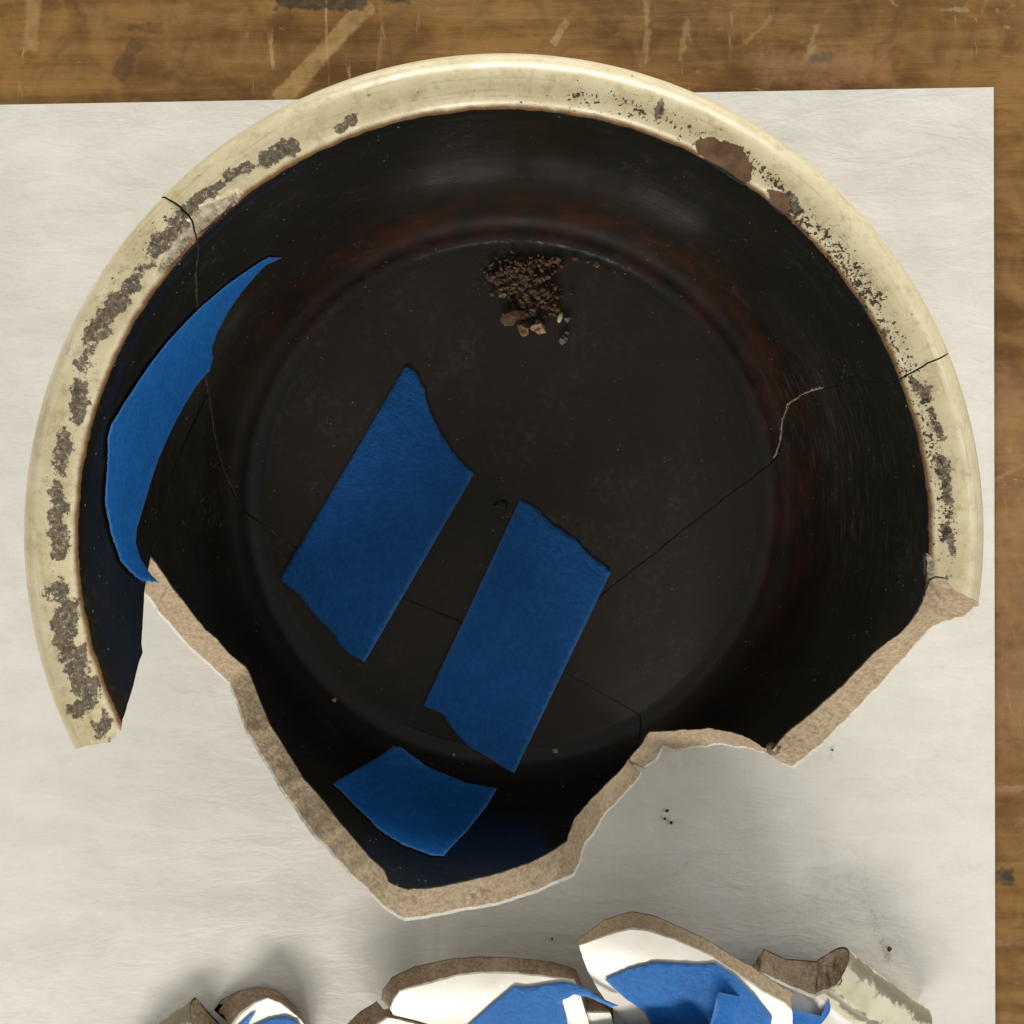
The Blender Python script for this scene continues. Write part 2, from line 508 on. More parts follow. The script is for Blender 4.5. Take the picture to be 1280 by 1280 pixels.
V = [(-0.8, -0.75, -0.003), (0.75, -0.75, -0.003), (0.75, 0.75, -0.003), (-0.8, 0.75, -0.003)]
V += [(x, y, -0.04) for x, y, z in V]
table = mesh_obj('table_top', V, [(0, 1, 2, 3), (7, 6, 5, 4), (0, 4, 5, 1), (1, 5, 6, 2), (2, 6, 7, 3), (3, 7, 4, 0)], [M_WOOD], smooth=[False] * 6)
table['kind'] = 'structure'
table['label'] = 'scuffed brown wooden workbench top'

# paper sheet: corner and edges taken from the photograph
pc = px_at(1243.5, 108, 0); pl = px_at(0, 130, 0); pb = px_at(1245.5, 1280, 0)
eu = (pl - pc)[:2] / np.linalg.norm((pl - pc)[:2]); ev = (pb - pc)[:2] / np.linalg.norm((pb - pc)[:2])
NU, NV = 150, 160
LU, LV = 0.72, 0.70
V = []
for j in range(NV):
    for i in range(NU):
        u = LU * i / (NU - 1); v = LV * j / (NV - 1)
        p = pc[:2] + eu * u + ev * v
        w = n1(p[0] * 11, p[1] * 26, 0, 2) * 0.0011 + n1(p[0] * 30, p[1] * 60, 0, 3) * 0.0003
        edge = min(u, v)
        z = -0.0011 + w * min(1, edge / 0.02)
        z = min(z, -0.00012)
        V.append((p[0], p[1], z))
nv = len(V)
Fc = [(j * NU + i, (j + 1) * NU + i, (j + 1) * NU + i + 1, j * NU + i + 1)[::-1] for j in range(NV - 1) for i in range(NU - 1)]
Fc = [f[::-1] for f in Fc]
V += [(x, y, z - 0.00022) for x, y, z in V]
Fc += [tuple(k + nv for k in f[::-1]) for f in Fc]
rim_loop = [i for i in range(NU)] + [j * NU + NU - 1 for j in range(1, NV)] + [(NV - 1) * NU + i for i in range(NU - 2, -1, -1)] + [j * NU for j in range(NV - 2, 0, -1)]
n_side = len(V)
V += [V[k] for k in rim_loop] + [V[k + nv] for k in rim_loop]
nl = len(rim_loop)
for k in range(nl):
    a, b = n_side + k, n_side + (k + 1) % nl
    Fc.append((a, b, b + nl, a + nl))
paper = mesh_obj('paper_sheet', V, Fc, [M_PAPER])
tag(paper, 'large sheet of white waxy paper spread under the broken crock', 'paper')

# ------------------------------------------------------------------ crock profile
KN = [  # inner (r, z)          outer (r, z)
    (0.0000, 0.0120, 0.0000, 0.0000),
    (0.0600, 0.0120, 0.0600, 0.0000),
    (0.1075, 0.0120, 0.1060, 0.0000),
    (0.1090, 0.0123, 0.1095, 0.0000),
    (0.1102, 0.0131, 0.1120, 0.0000),
    (0.1118, 0.0139, 0.1150, 0.0000),
    (0.1150, 0.0147, 0.1200, 0.0001),
    (0.1178, 0.0162, 0.1262, 0.0004),
    (0.1203, 0.0190, 0.1306, 0.0016),
    (0.1224, 0.0235, 0.1338, 0.0046),
    (0.1241, 0.0300, 0.1358, 0.0100),
    (0.1253, 0.0390, 0.1372, 0.0200),
    (0.1261, 0.0510, 0.1381, 0.0420),
    (0.1267, 0.0700, 0.1388, 0.0700),
    (0.1270, 0.1000, 0.1394, 0.1000),
    (0.1272, 0.1180, 0.1398, 0.1120),
    (0.1273, 0.1300, 0.1404, 0.1175),
    (0.1275, 0.1390, 0.1420, 0.1210),
    (0.1282, 0.1428, 0.1438, 0.1232),
    (0.1300, 0.1456, 0.1453, 0.1250),
    (0.1335, 0.1476, 0.1464, 0.1266),
    (0.1375, 0.1480, 0.1472, 0.1281),
    (0.1412, 0.1466, 0.1477, 0.1295),
    (0.1442, 0.1440, 0.1480, 0.1309),
    (0.1465, 0.1400, 0.1481, 0.1320),
    (0.1478, 0.1360, 0.1481, 0.1330),
    (0.1481, 0.1340, 0.1481, 0.1340),
]
KN = np.array(KN)
seg = np.hypot(np.diff(KN[:, 0]), np.diff(KN[:, 1]))
KR = np.concatenate([[0], np.cumsum(seg)])
RHO_MAX = KR[-1]


def smooth_profile(n=1400):
    """Catmull-Rom through the knots, sampled densely over rho"""
    out = np.zeros((n, 4))
    rr = np.linspace(0, RHO_MAX, n)
    # slopes
    m = np.zeros_like(KN)
    for i in range(len(KN)):
        a, b = max(i - 1, 0), min(i + 1, len(KN) - 1)
        m[i] = (KN[b] - KN[a]) / (KR[b] - KR[a])
    m[0, 1] = m[0, 3] = 0
    for k, r in enumerate(rr):
        i = min(max(np.searchsorted(KR, r) - 1, 0), len(KN) - 2)
        h = KR[i + 1] - KR[i]
        t = (r - KR[i]) / h
        h00, h10, h01, h11 = 2*t**3-3*t**2+1, t**3-2*t**2+t, -2*t**3+3*t**2, t**3-t**2
        out[k] = h00 * KN[i] + h10 * h * m[i] + h01 * KN[i + 1] + h11 * h * m[i + 1]
    return rr, out


PR, PROF = smooth_profile()
RHO_LIP = float(np.interp(0.1434, KN[15:22, 1], KR[15:22]))


def prof(rho, side):
    c = 0 if side == 'in' else 2
    return np.interp(rho, PR, PROF[:, c]), np.interp(rho, PR, PROF[:, c + 1])


def surf(dom, side):
    """disc-domain points -> 3D"""
    d = np.asarray(dom, float)
    rho = np.hypot(d[..., 0], d[..., 1])
    th = np.arctan2(d[..., 1], d[..., 0])
    r, z = prof(rho, side)
    return np.stack([r * np.cos(th), r * np.sin(th), z], -1)


def hit(px, py, side='in'):
    """pixel -> disc-domain point on the inner or outer surface"""
    c = 0 if side == 'in' else 2
    r, z = PROF[:, c], PROF[:, c + 1]
    k = (H - z) / F
    X = CX + (px - PX) * k; Y = CY + (PY - py) * k
    g = np.hypot(X, Y) - r
    idx = np.where((g[:-1] > 0) & (g[1:] <= 0))[0]
    if len(idx) == 0:
        i = len(r) - 2; t = 1.0
    else:
        i = idx[0]; t = g[i] / (g[i] - g[i + 1])
    rho = PR[i] + t * (PR[i + 1] - PR[i])
    th = math.atan2(Y[i] + t * (Y[i + 1] - Y[i]), X[i] + t * (X[i + 1] - X[i]))
    return np.array((rho * math.cos(th), rho * math.sin(th)))


def hit_at(px, py, rho, side='out'):
    z = prof(rho, side)[1]
    p = px_at(px, py, float(z))
    th = math.atan2(p[1], p[0])
    return np.array((rho * math.cos(th), rho * math.sin(th)))


def resample(pts, step):
    out = [pts[0]]
    for a, b in zip(pts[:-1], pts[1:]):
        L = np.linalg.norm(np.asarray(b)[:2] - np.asarray(a)[:2])
        n = max(1, int(round(L / step)))
        for k in range(1, n + 1):
            out.append(np.asarray(a) + (np.asarray(b) - np.asarray(a)) * k / n)
    return out


def jitter(pts, amp, seed, freq=180):
    """small natural wander of a polyline, ends fixed"""
    out = [np.array(p, float) for p in pts]
    for i in range(1, len(out) - 1):
        p = out[i]
        for o in range(0, len(p), 2):
            q = p[:2]
            j = np.array((n1(q[0] * freq, q[1] * freq, 0.3, seed), n1(q[0] * freq, q[1] * freq, 5.3, seed)))
            j += 0.5 * np.array((n1(q[0] * freq * 3, q[1] * freq * 3, 0.3, seed), n1(q[0] * freq * 3, q[1] * freq * 3, 5.3, seed)))
            p[o:o + 2] += j * amp
    return out


def crack(pxs, seed, rim_first=False, rim_last=False):
    pts = [hit(*p) for p in pxs]
    if rim_first:
        pts[0] = pts[0] / np.linalg.norm(pts[0]) * RHO_MAX
    if rim_last:
        pts[-1] = pts[-1] / np.linalg.norm(pts[-1]) * RHO_MAX
    return jitter(resample(pts, 0.0016), 0.00035, seed)


J = (660, 817); J2 = (261, 490); APEX = (189.4, 695); STEP = (785, 949.5)
K1 = crack([(1181, 445), (1160, 454), (1140, 466), (1117, 478), (1100, 478), (1080, 476), (1050, 482), (1025, 487), (1003, 494), (985, 508), (980, 525),
            (978, 550), (972, 568), (963, 580), (930, 605), (880, 642), (820, 690), (765, 733), (700, 785), J], 1, rim_first=True)
K2 = crack([J, (575, 777), (508, 750), (440, 718), (370, 685), (312, 645), (295, 622), (283, 597), (273, 565), (267, 535), (264, 512), J2], 2)
K3 = crack([J, (705, 840), (752, 866), (800, 894), (800, 915), (795, 935), STEP], 3)
K4 = crack([J2, (245, 525), (225, 570), (213, 605), (205, 640), (196, 672), APEX], 4)
K5 = crack([J2, (256, 466), (250, 420), (246, 372), (245, 340), (247, 300), (240, 276), (236, 268), (225, 257), (210, 248), (195, 243)], 5, rim_last=True)

# free break: (inner pixel, outer pixel) pairs, from the apex of the notch round to the right rim end
BRK = [((189.4, 695), (181, 745)), ((219, 738), (202, 770)), ((243, 768.8), (222, 794)), ((258, 787), (238, 812)), ((272.5, 799), (250, 824)), ((283, 812.6), (262, 835)),
       ((298, 826), (274, 845)), ((308, 833), (284, 853)), ((314.8, 846.4), (288, 864)), ((326, 876), (298, 890)), ((340, 908), (310, 919)), ((352.8, 928), (324, 942)),
       ((368, 953), (338, 966)), ((381, 974), (350, 987)), ((406, 1001), (376, 1024)), ((423, 1025), (395, 1048)), ((442.7, 1047.4), (417, 1072)), ((462.4, 1071), (437, 1093)),
       ((481, 1087), (462, 1118)), ((485, 1101), (482, 1137)), ((498, 1108), (497, 1147)), ((511, 1111), (506, 1151.4)), ((547.5, 1108), (544, 1145.6)), ((585, 1100), (591, 1137)),
       ((622.5, 1091), (635, 1127)), ((660, 1078.4), (672.5, 1116)), ((685, 1066), (703.8, 1102)), ((708.4, 1050), (718, 1095.6)), ((711, 1040), (725.6, 1080)),
       ((718, 1022), (732, 1058)), ((735, 1002), (750, 1028)), ((757, 980), (778, 997)), ((783.0, 952.5), (804, 966)), (STEP, (804, 961)),
       ((800.6, 930), (820, 950)), ((811.6, 914.4), (832, 934.7)), ((825.6, 913.8), (846.5, 938)), ((852, 911.8), (868, 935)), ((884, 910), (888, 933.5)), ((913, 914), (915, 933)),
       ((927, 919), (934.5, 935)), ((941.7, 926), (948, 939)), ((954, 934.4), (963, 944)), ((966, 936), (985, 957)), ((972, 928), (992, 961)), ((981, 917), (1008, 951)),
       ((1017, 888), (1039, 922.5)), ((1053, 856), (1074.6, 885)), ((1089, 818), (1114, 843.5)), ((1125, 791), (1150, 802))]
BK = []
for a, b in BRK:
    i = hit(*a); o = hit(*b, side='out')
    BK.append(np.concatenate([i, o]))
0 and print('rho last', [round(float(np.hypot(*b[2:])),4) for b in BK[-4:]], KR[12:20].round(4))
istep = next(k for k, (a, b) in enumerate(BRK) if a == STEP)
# right rim end: inner from the pixel, outer from the pixel at a stated place of the profile
for a, b in [((1139, 775), (1170, 781.7)), ((1146, 763), (1177, 779.5)), ((1152, 752), (1184, 778)), ((1157, 736), (1194, 777)), ((1160, 724), (1203, 776)), ((1170, 720), (1211, 774)),
             ((1181, 722), (1217, 770)), ((1190, 735.7), (1222, 765)), ((1209, 746.5), (1226, 761))]:
    BK.append(np.concatenate([hit(*a), hit(*b, side='out')]))
0 and print('outer rho', [round(float(np.hypot(*q[2:])), 4) for q in BK[-16:]], KR[12:].round(4))
e = hit(1229, 757); e = e / np.linalg.norm(e) * RHO_MAX
BK.append(np.concatenate([e, e]))
BRK_C = jitter(resample(BK[:istep + 1], 0.0016), 0.00042, 6)          # apex -> step (bottom shard)
BRK_B = jitter(resample(BK[istep:], 0.0016), 0.00042, 7)              # step -> right rim end (right shard)

def chunky(pts, seed):
    """uneven width of the broken face: the outer edge wanders more than the inner one"""
    out = [np.array(p) for p in pts]
    for p in out[1:-1]:
        if np.hypot(p[2], p[3]) < KR[15]:
            p[2:] += 0.0011 * np.array((n1(p[2] * 95, p[3] * 95, 1.0, seed), n1(p[2] * 95, p[3] * 95, 7.0, seed)))
    return out


BRK_C, BRK_B = chunky(BRK_C, 31), chunky(BRK_B, 32)

# left arm: rim end, then down the inner edge to the apex
ARM = [(92, 934), (108, 931.5), (124, 929.5), (138.4, 927.6), (145, 920), (152, 913.6), (154, 899), (159.6, 881.7), (167.6, 856.5), (173, 832.5), (179, 815), (177.4, 803),
       (179.6, 768.8), (181.4, 737), (185.4, 714), APEX]
AM = [hit(*p) for p in ARM]
AM[0] = AM[0] / np.linalg.norm(AM[0]) * RHO_MAX
AM = [np.concatenate([p, p]) for p in AM]
ARM_D = jitter(resample(AM, 0.0016), 0.00025, 8)


def arc(p, q, ccw):
    a, b = math.atan2(p[1], p[0]), math.atan2(q[1], q[0])
    if ccw:
        while b < a: b += 2 * math.pi
    else:
        while b > a: b -= 2 * math.pi
    n = int(abs(b - a) * 0.148 / 0.0013)
    return [np.array((RHO_MAX * math.cos(a + (b - a) * k / n), RHO_MAX * math.sin(a + (b - a) * k / n))) for k in range(n + 1)]


def two(pts):
    return [np.concatenate([p, p]) if len(p) == 2 else np.asarray(p) for p in pts]


# ring points over the whole disc domain
def rings(fine):
    P = []
    rho = 0.0
    k = 0
    while rho < RHO_MAX:
        r = float(prof(rho, 'in')[0])
        if rho < 0.104: dr, dc = 0.0030, 0.0032
        elif rho < KR[12]: dr, dc = 0.0009, 0.0024
        elif rho < KR[16]: dr, dc = 0.0026, 0.0026
        else: dr, dc = 0.0009, 0.0012
        if not fine:
            dr *= 1.8; dc *= 2.0
        n = max(1, int(2 * math.pi * r / dc))
        a = (np.arange(n) + 0.5 * (k % 2)) * 2 * math.pi / n
        P.append(np.stack([rho * np.cos(a), rho * np.sin(a)], -1))
        rho += dr
        k += 1
    P = np.concatenate(P)
    return P + rng.normal(0, 0.00008, P.shape)


RING_IN, RING_OUT = rings(True), rings(False)

# ---- wear on the rim, set out along polylines (photo pixels of the rim surface)


def pl_dist(x, y, pts):
    d = np.full(x.shape, 1e9)
    for (ax, ay), (bx, by) in zip(pts[:-1], pts[1:]):
        ux, uy = bx - ax, by - ay
        t = np.clip(((x - ax) * ux + (y - ay) * uy) / (ux * ux + uy * uy), 0, 1)
        d = np.minimum(d, np.hypot(x - ax - t * ux, y - ay - t * uy))
    return d


def poly_sd(x, y, poly):
    P = np.stack([x, y], -1)
    s = inside(poly, P)
    d = edge_dist(np.asarray(poly, float), P)
    return np.where(s, d, -d)


STAINS = [  # polyline, half width px, strength
    ([(238, 262), (222, 280), (205, 300)], 9, 0.95), ([(205, 305), (180, 335), (150, 372), (132, 400)], 9, 0.80), ([(132, 400), (118, 425), (104, 452), (98, 490), (95, 525)], 10, 0.9),
    ([(82, 545), (76, 580), (72, 620), (70, 650), (74, 690)], 10, 0.95), ([(76, 735), (78, 765), (84, 800), (95, 835), (106, 865), (116, 890), (126, 918)], 14, 0.86),
    ([(100, 885), (112, 880), (124, 892), (128, 905)], 12, 0.9),
    ([(242, 254), (262, 240), (280, 228)], 6, 0.9), ([(284, 224), (300, 214), (312, 207)], 6, 0.95), ([(332, 198), (345, 190), (364, 180)], 9, 1.0), ([(425, 160), (438, 152)], 5, 0.9),
    ([(1145, 476), (1156, 490)], 9, 0.85), ([(1165, 515), (1176, 548)], 6, 0.8), ([(1178, 575), (1184, 610), (1187, 640)], 7, 0.85), ([(1183, 655), (1190, 690)], 5, 0.7),
    ([(1106, 412), (1113, 424)], 6, 0.75), ([(826, 126), (823, 138)], 5, 1.0), ([(985, 250), (994, 262)], 7, 1.0)]
SPECKS = [([(640, 120), (720, 122)], 22, 0.42), ([(720, 122), (790, 132), (840, 150), (875, 172)], 24, 0.72), ([(930, 195), (965, 225), (985, 245)], 14, 0.95),
          ([(985, 262), (1020, 290), (1060, 332), (1090, 372)], 24, 0.98), ([(1090, 372), (1120, 430), (1150, 500)], 22, 0.80), ([(1150, 500), (1172, 580), (1185, 690)], 20, 0.85),
          ([(420, 150), (560, 110), (640, 120)], 20, 0.25), ([(215, 255), (150, 345), (100, 470), (70, 620), (75, 760), (110, 900)], 24, 0.50)]
CHIPS = [[(866, 172), (885, 168), (915, 174), (935, 188), (944, 205), (940, 228), (930, 234), (905, 222), (884, 208), (870, 193)],
         [(955, 236), (972, 232), (988, 246), (992, 262), (976, 270), (962, 256)]]
SPALL = [[(242, 262), (262, 256), (285, 246), (300, 238), (288, 258), (268, 276), (246, 294), (240, 280)],
         [(228, 274), (240, 278), (242, 296), (226, 318), (206, 338), (196, 346), (202, 328), (214, 306), (222, 288)],
         [(1157, 690), (1166, 700), (1166, 722), (1158, 724)]]
SCRATCH = ([(1005, 500), (1040, 560), (1060, 640)], 70)


def wear(P):
    x, y = project(P)
    z = np.zeros(len(P))
    st, sp, ch, sl = z.copy(), z.copy(), z.copy(), z.copy()
    for pts, w, a in STAINS:
        d = pl_dist(x, y, pts)
        st = np.maximum(st, a * np.clip(1.22 - d / w * 0.58, 0, 1))
    for pts, w, a in SPECKS:
        d = pl_dist(x, y, pts)
        sp = np.maximum(sp, a * np.exp(-(d / w) ** 2))
    for poly in CHIPS:
        ch = np.maximum(ch, np.clip(0.5 + (poly_sd(x, y, poly) - 3) / 16, 0, 1))
    for poly in SPALL:
        sl = np.maximum(sl, np.clip(0.5 + poly_sd(x, y, poly) / 12, 0, 1))
    sc = np.exp(-(pl_dist(x, y, SCRATCH[0]) / SCRATCH[1]) ** 2)
    th = np.arctan2(P[:, 1], P[:, 0])
    return st, sp, ch, sl, sc


def build_shard(name, parent, outline, gaps, label):
    """outline: closed list of 4-vectors (inner domain xy, outer domain xy); gaps: inward shift per point"""
    P = np.array(outline)
    keep = [i for i in range(len(P)) if np.linalg.norm(P[i, :2] - P[i - 1, :2]) > 1e-6]
    P = P[keep]; gaps = np.array(gaps)[keep]
    if area2(P[:, :2]) < 0:
        P = P[::-1]; gaps = gaps[::-1]
    # shift crack edges inwards so a real gap stays open
    nx = np.roll(P[:, :2], -1, 0) - np.roll(P[:, :2], 1, 0)
    nx /= np.linalg.norm(nx, axis=1)[:, None] + 1e-12
    inn = np.stack([-nx[:, 1], nx[:, 0]], -1)
    P[:, :2] += inn * gaps[:, None]
    P[:, 2:] += inn * gaps[:, None]
    is_rim = np.hypot(P[:, 0], P[:, 1]) > RHO_MAX - 1e-6

    def tri(poly, ring, dmin):
        cand = ring[inside(poly, ring)]
        lo, hi = poly.min(0), poly.max(0)
        cand = cand[edge_dist(poly, cand) > dmin]
        return cdt(poly, cand)
    vi, ti, bi = tri(P[:, :2], RING_IN, 0.0007)
    vo, to, bo = tri(P[:, 2:], RING_OUT, 0.0015)
    Pin, Pout = surf(vi, 'in'), surf(vo, 'out')
    st, sp, ch, sl, sc = wear(Pin)
    Pin = Pin.copy()
    # hand-thrown irregularity and recessed chips
    rho_i = np.hypot(vi[:, 0], vi[:, 1])
    sink = 0.0008 * np.clip(ch * 2 - 0.7, 0, 1) + 0.0024 * np.clip(sl * 2 - 0.7, 0, 1)
    onrim = rho_i > RHO_LIP - 0.004
    if sink.max() > 0:
        rr = np.hypot(Pin[:, 0], Pin[:, 1]) + 1e-9
        cdir = np.stack([Pin[:, 0] / rr * 0.138, Pin[:, 1] / rr * 0.138, np.full(len(Pin), 0.132)], -1) - Pin
        cdir /= np.linalg.norm(cdir, axis=1)[:, None]
        Pin += cdir * (sink * onrim)[:, None]
    pale = np.zeros(len(Pin))
    bx, by = project(Pin)
    for q, bq in enumerate(bi):
        if gaps[q] > 0 and label.startswith(('largest', 'long')):
            if label.startswith('largest') and 966 < bx[bq] < 1030 and 482 < by[bq] < 585: pale[bq] = 1.0
            elif 236 < bx[bq] < 300 and 280 < by[bq] < 640: pale[bq] = 0.64
            elif 195 < bx[bq] < 262 and 490 < by[bq] < 690: pale[bq] = 0.58
    V = list(Pin); T = list(ti)
    mi = [3 if max(rho_i[list(t)]) > RHO_LIP - 0.004 or max(sl[list(t)]) > 0.02 else 0 for t in ti]
    sm = [True] * len(ti)
    base = len(V)
    omap = {}
    for b_i, b_o, r in zip(bi, bo, is_rim):
        if r:
            omap[b_o] = b_i
    idx = []
    for k, p in enumerate(Pout):
        if k in omap:
            idx.append(omap[k])
        else:
            idx.append(len(V)); V.append(p)
    for a, b, c in to:
        T.append((idx[c], idx[b], idx[a])); mi.append(1); sm.append(True)
    nV = len(V)
    wall = [0.5] * nV
    # fracture faces
    LAY = 6
    nb = len(P)
    col = []
    A = Pin[bi]; B = np.array([V[idx[k]] for k in bo])
    for i in range(nb):
        t = B[(i + 1) % nb] - B[i - 1] + A[(i + 1) % nb] - A[i - 1]
        ax = B[i] - A[i]
        n = np.cross(ax, t)
        n = n / (np.linalg.norm(n) + 1e-12)
        L = np.linalg.norm(ax)
        c = []
        for k in range(LAY + 1):
            f = k / LAY
            p = A[i] + ax * f
            amp = math.sin(math.pi * f) * min(1, L / 0.006) * (0.0011 if gaps[i] == 0 else 0.0)
            p = p + n * amp * (n1(*(p * 260), 1) + 0.7 * n1(*(p * 700), 2))
            c.append(len(V)); V.append(p); wall.append(f)
        col.append(c)
    for i in range(nb):
        j = (i + 1) % nb
        if is_rim[i] and is_rim[j]:
            continue
        for k in range(LAY):
            T.append((col[i][k], col[i][k + 1], col[j][k + 1], col[j][k])); mi.append(2); sm.append(True)
    V = np.array(V)
    n_all = len(V)

    def pad(a):
        return np.concatenate([a, np.zeros(n_all - len(a))])
    th = np.arctan2(V[:, 1], V[:, 0])
    rfull = np.concatenate([rho_i, np.full(n_all - len(rho_i), 0.2)])
    lipd = (rfull - RHO_LIP) * 1000
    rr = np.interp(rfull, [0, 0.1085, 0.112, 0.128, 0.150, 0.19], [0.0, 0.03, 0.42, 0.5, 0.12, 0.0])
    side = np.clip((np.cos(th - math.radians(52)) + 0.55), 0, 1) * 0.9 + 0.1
    o = mesh_obj(name, V, T, [M_GLAZE, M_OUT, M_CLAY, M_RIMGLAZE], parent, mi, sm,
                 dict(lip=lipd, rad=rfull, ang=th, stain=pad(st), speck=pad(sp), chip=pad(ch), spall=pad(sl), scratch=pad(sc), pale=pad(pale), red=rr * side, wall=wall))
    o.data.validate()
    o['label'] = label
    return o


crock = bpy.data.objects.new('broken_crock', None)
crock.empty_display_size = 0.05
link(crock)
tag(crock, 'broken round stoneware crock with cream rim and dark glazed inside, held by blue tape', 'crock')


def gap_list(parts):
    pts, gp = [], []
    for seg_pts, g in parts:
        seg_pts = two(seg_pts)
        for i, p in enumerate(seg_pts):
            pts.append(p)
            gp.append(g(p) if callable(g) else g)
    return pts, gp


def g1(p):     # the crack opens where it runs level along the right wall
    rho = math.hypot(p[0], p[1])
    return 0.00024 + 0.00030 * math.exp(-((rho - 0.126) / 0.012) ** 2) + (0.00022 if rho > RHO_LIP else 0.0)


G2, G3, G4 = 0.00045, 0.00022, 0.00014


def G5(p):      # opens on the rim
    return 0.00010 + 0.00008 * min(1, max(0, (math.hypot(p[0], p[1]) - RHO_LIP) / 0.01 + 0.5))


ra, rb = K5[-1], K1[0]
pts, gp = gap_list([(arc(ra, rb, False), 0.0), (K1, g1), (K2, G2), (K5, G5)])
build_shard('shard', crock, pts, gp, 'largest piece of the crock with most of the cream rim and the floor')
pts, gp = gap_list([(arc(rb, BK[-1][:2], False), 0.0), (BRK_B[::-1], 0.0), (K3[::-1], G3), (K1[::-1], g1)])
build_shard('shard', crock, pts, gp, 'piece with a short length of rim ending in a broken face')
pts, gp = gap_list([(K3, G3), (BRK_C[::-1], 0.0), (K4[::-1], G4), (K2[::-1], G2)])
build_shard('shard', crock, pts, gp, 'rimless wall and floor piece with a pointed broken edge')
pts, gp = gap_list([(arc(ra, AM[0][:2], True), 0.0), (ARM_D, 0.0), (K4[::-1], G4), (K5, G5)])
arm = build_shard('shard', crock, pts, gp, 'long stained rim piece reaching out like an arm')

arm.location = (-0.0004, -0.0002, -0.0006)      # the arm has slipped a little outwards along its break


# ------------------------------------------------------------------ blue tape
def tape(name, poly_pts, to3d, label, ragged, lift=0.00045, step=0.0012, group=None, curl=None):
    """poly_pts: domain polygon; to3d(domain Nx2, offset) -> Nx3; ragged: polygon edge indices that are torn"""
    out = []
    n = len(poly_pts)
    for i in range(n):
        a, b = np.asarray(poly_pts[i]), np.asarray(poly_pts[(i + 1) % n])
        L = np.linalg.norm(b - a)
        m = max(1, int(L / step))
        nd = np.array((-(b - a)[1], (b - a)[0])) / (L + 1e-12)
        for k in range(m):
            p = a + (b - a) * k / m
            if i in ragged and k > 0:
                p = p + nd * 0.00045 * (n1(p[0] * 700, p[1] * 700, 0, 4) + n1(p[0] * 1800, p[1] * 1800, 0, 5))
            out.append(p)
    P = np.array(out)
    if area2(P) < 0:
        P = P[::-1]
    lo, hi = P.min(0), P.max(0)
    st = 0.0022
    gx, gy = np.meshgrid(np.arange(lo[0], hi[0], st), np.arange(lo[1], hi[1], st))
    G = np.stack([gx.ravel(), gy.ravel()], -1)
    G = G[inside(P, G)]
    if len(G):
        G = G[edge_dist(P, G) > 0.0009]
    v, t, b = cdt(P, G)
    ed = edge_dist(P, v)
    wr = np.array([0.00012 * n1(p[0] * 220, p[1] * 220, 0, 8) + 0.00018 * n1(p[0] * 60, p[1] * 60, 0, 9) for p in v])
    off = lift + np.abs(wr)
    if curl is not None:
        off = off + curl(v)
    top = to3d(v, off + 0.00016)
    bot = to3d(v, off)
    nv = len(v)
    V = np.concatenate([top, bot])
    T = list(t) + [(c + nv, bb + nv, a + nv) for a, bb, c in t]
    for i in range(len(b)):
        i0, i1 = b[i], b[(i + 1) % len(b)]
        T.append((i1, i0, i0 + nv, i1 + nv))
    e = np.clip(1 - ed / 0.0004, 0, 1)
    o = mesh_obj(name, V, T, [M_TAPE], None, attrs=dict(edge=np.concatenate([e, e])))
    bm = bmesh.new(); bm.from_mesh(o.data); bmesh.ops.recalc_face_normals(bm, faces=bm.faces); bm.to_mesh(o.data); bm.free()
    tag(o, label, 'tape', group)
    return o


def crock_in(v, off):
    P = surf(v, 'in')
    e = 1e-5
    dx = surf(v + np.array((e, 0)), 'in') - P
    dy = surf(v + np.array((0, e)), 'in') - P
    n = np.cross(dx, dy)
    n /= np.linalg.norm(n, axis=1)[:, None]
    return P + n * np.broadcast_to(off, (len(v),))[:, None]


def D(pxs):
    return [hit(*p) for p in pxs]


t1 = [(507, 457.7), (518, 463), (529, 483), (535.6, 509), (551, 542), (570.6, 570.6), (592.5, 592.5), (456, 827.4), (443.7, 821), (426, 807), (415, 789), (400, 776), (372, 741), (350, 724)]
tape('tape_strip', D(t1), crock_in, 'blue tape strip lying wholly on the crock floor, clear of the floor edge', {0, 1, 2, 3, 4, 5, 7, 8, 9, 10, 11, 12})
t2 = [(650, 624.4), (671, 636), (689, 654), (721.6, 675.6), (737, 693), (764, 713.7), (643, 967), (629, 960), (610, 947), (594, 939), (582, 930), (569, 914), (560, 902), (554, 892.5), (541, 886), (529, 883)]
tape('tape_strip', D(t2), crock_in, 'blue tape strip on the crock floor whose torn end crosses the floor edge', set(range(16)) - {5, 15})
t3 = [(414.6, 981), (455, 957), (491, 933), (504, 936), (532, 958), (560, 970.6), (585, 980), (621, 987), (607, 1011), (582, 1042.5), (554, 1072), (538, 1071), (500.6, 1056.6), (469, 1036), (460, 1025), (440, 1006.6), (428.7, 994)]
tape('tape_strip', D(t3), crock_in, 'dark shaded blue tape patch on the crock wall below the pointed broken edge', {2, 3, 4, 5, 6, 10, 11, 12, 13, 14, 15, 16})
t4 = [(351.5, 320.7), (335.6, 320), (321.5, 327.7), (288.7, 350), (246.6, 385), (209, 425), (183, 457.8), (156, 499), (137, 530), (133, 545), (132, 584), (129, 622), (130.4, 636), (137, 668), (149, 702), (161, 715.6), (174, 726), (197, 729),
      (186, 718), (174, 699.7), (167, 678.4), (169, 660), (174, 644), (184, 610), (197, 570.7), (219, 522.5), (232.5, 499), (244, 481), (256, 466), (260.6, 462.5), (265, 446), (263.4, 434), (270, 415.6), (284, 387.5), (300.5, 364), (317, 345), (332, 329)]
tape('tape_strip', D(t4), crock_in, 'long curved bright blue tape strip on the crock wall beside the stained rim piece', set(range(9, 17)) | set(range(28, 37)))

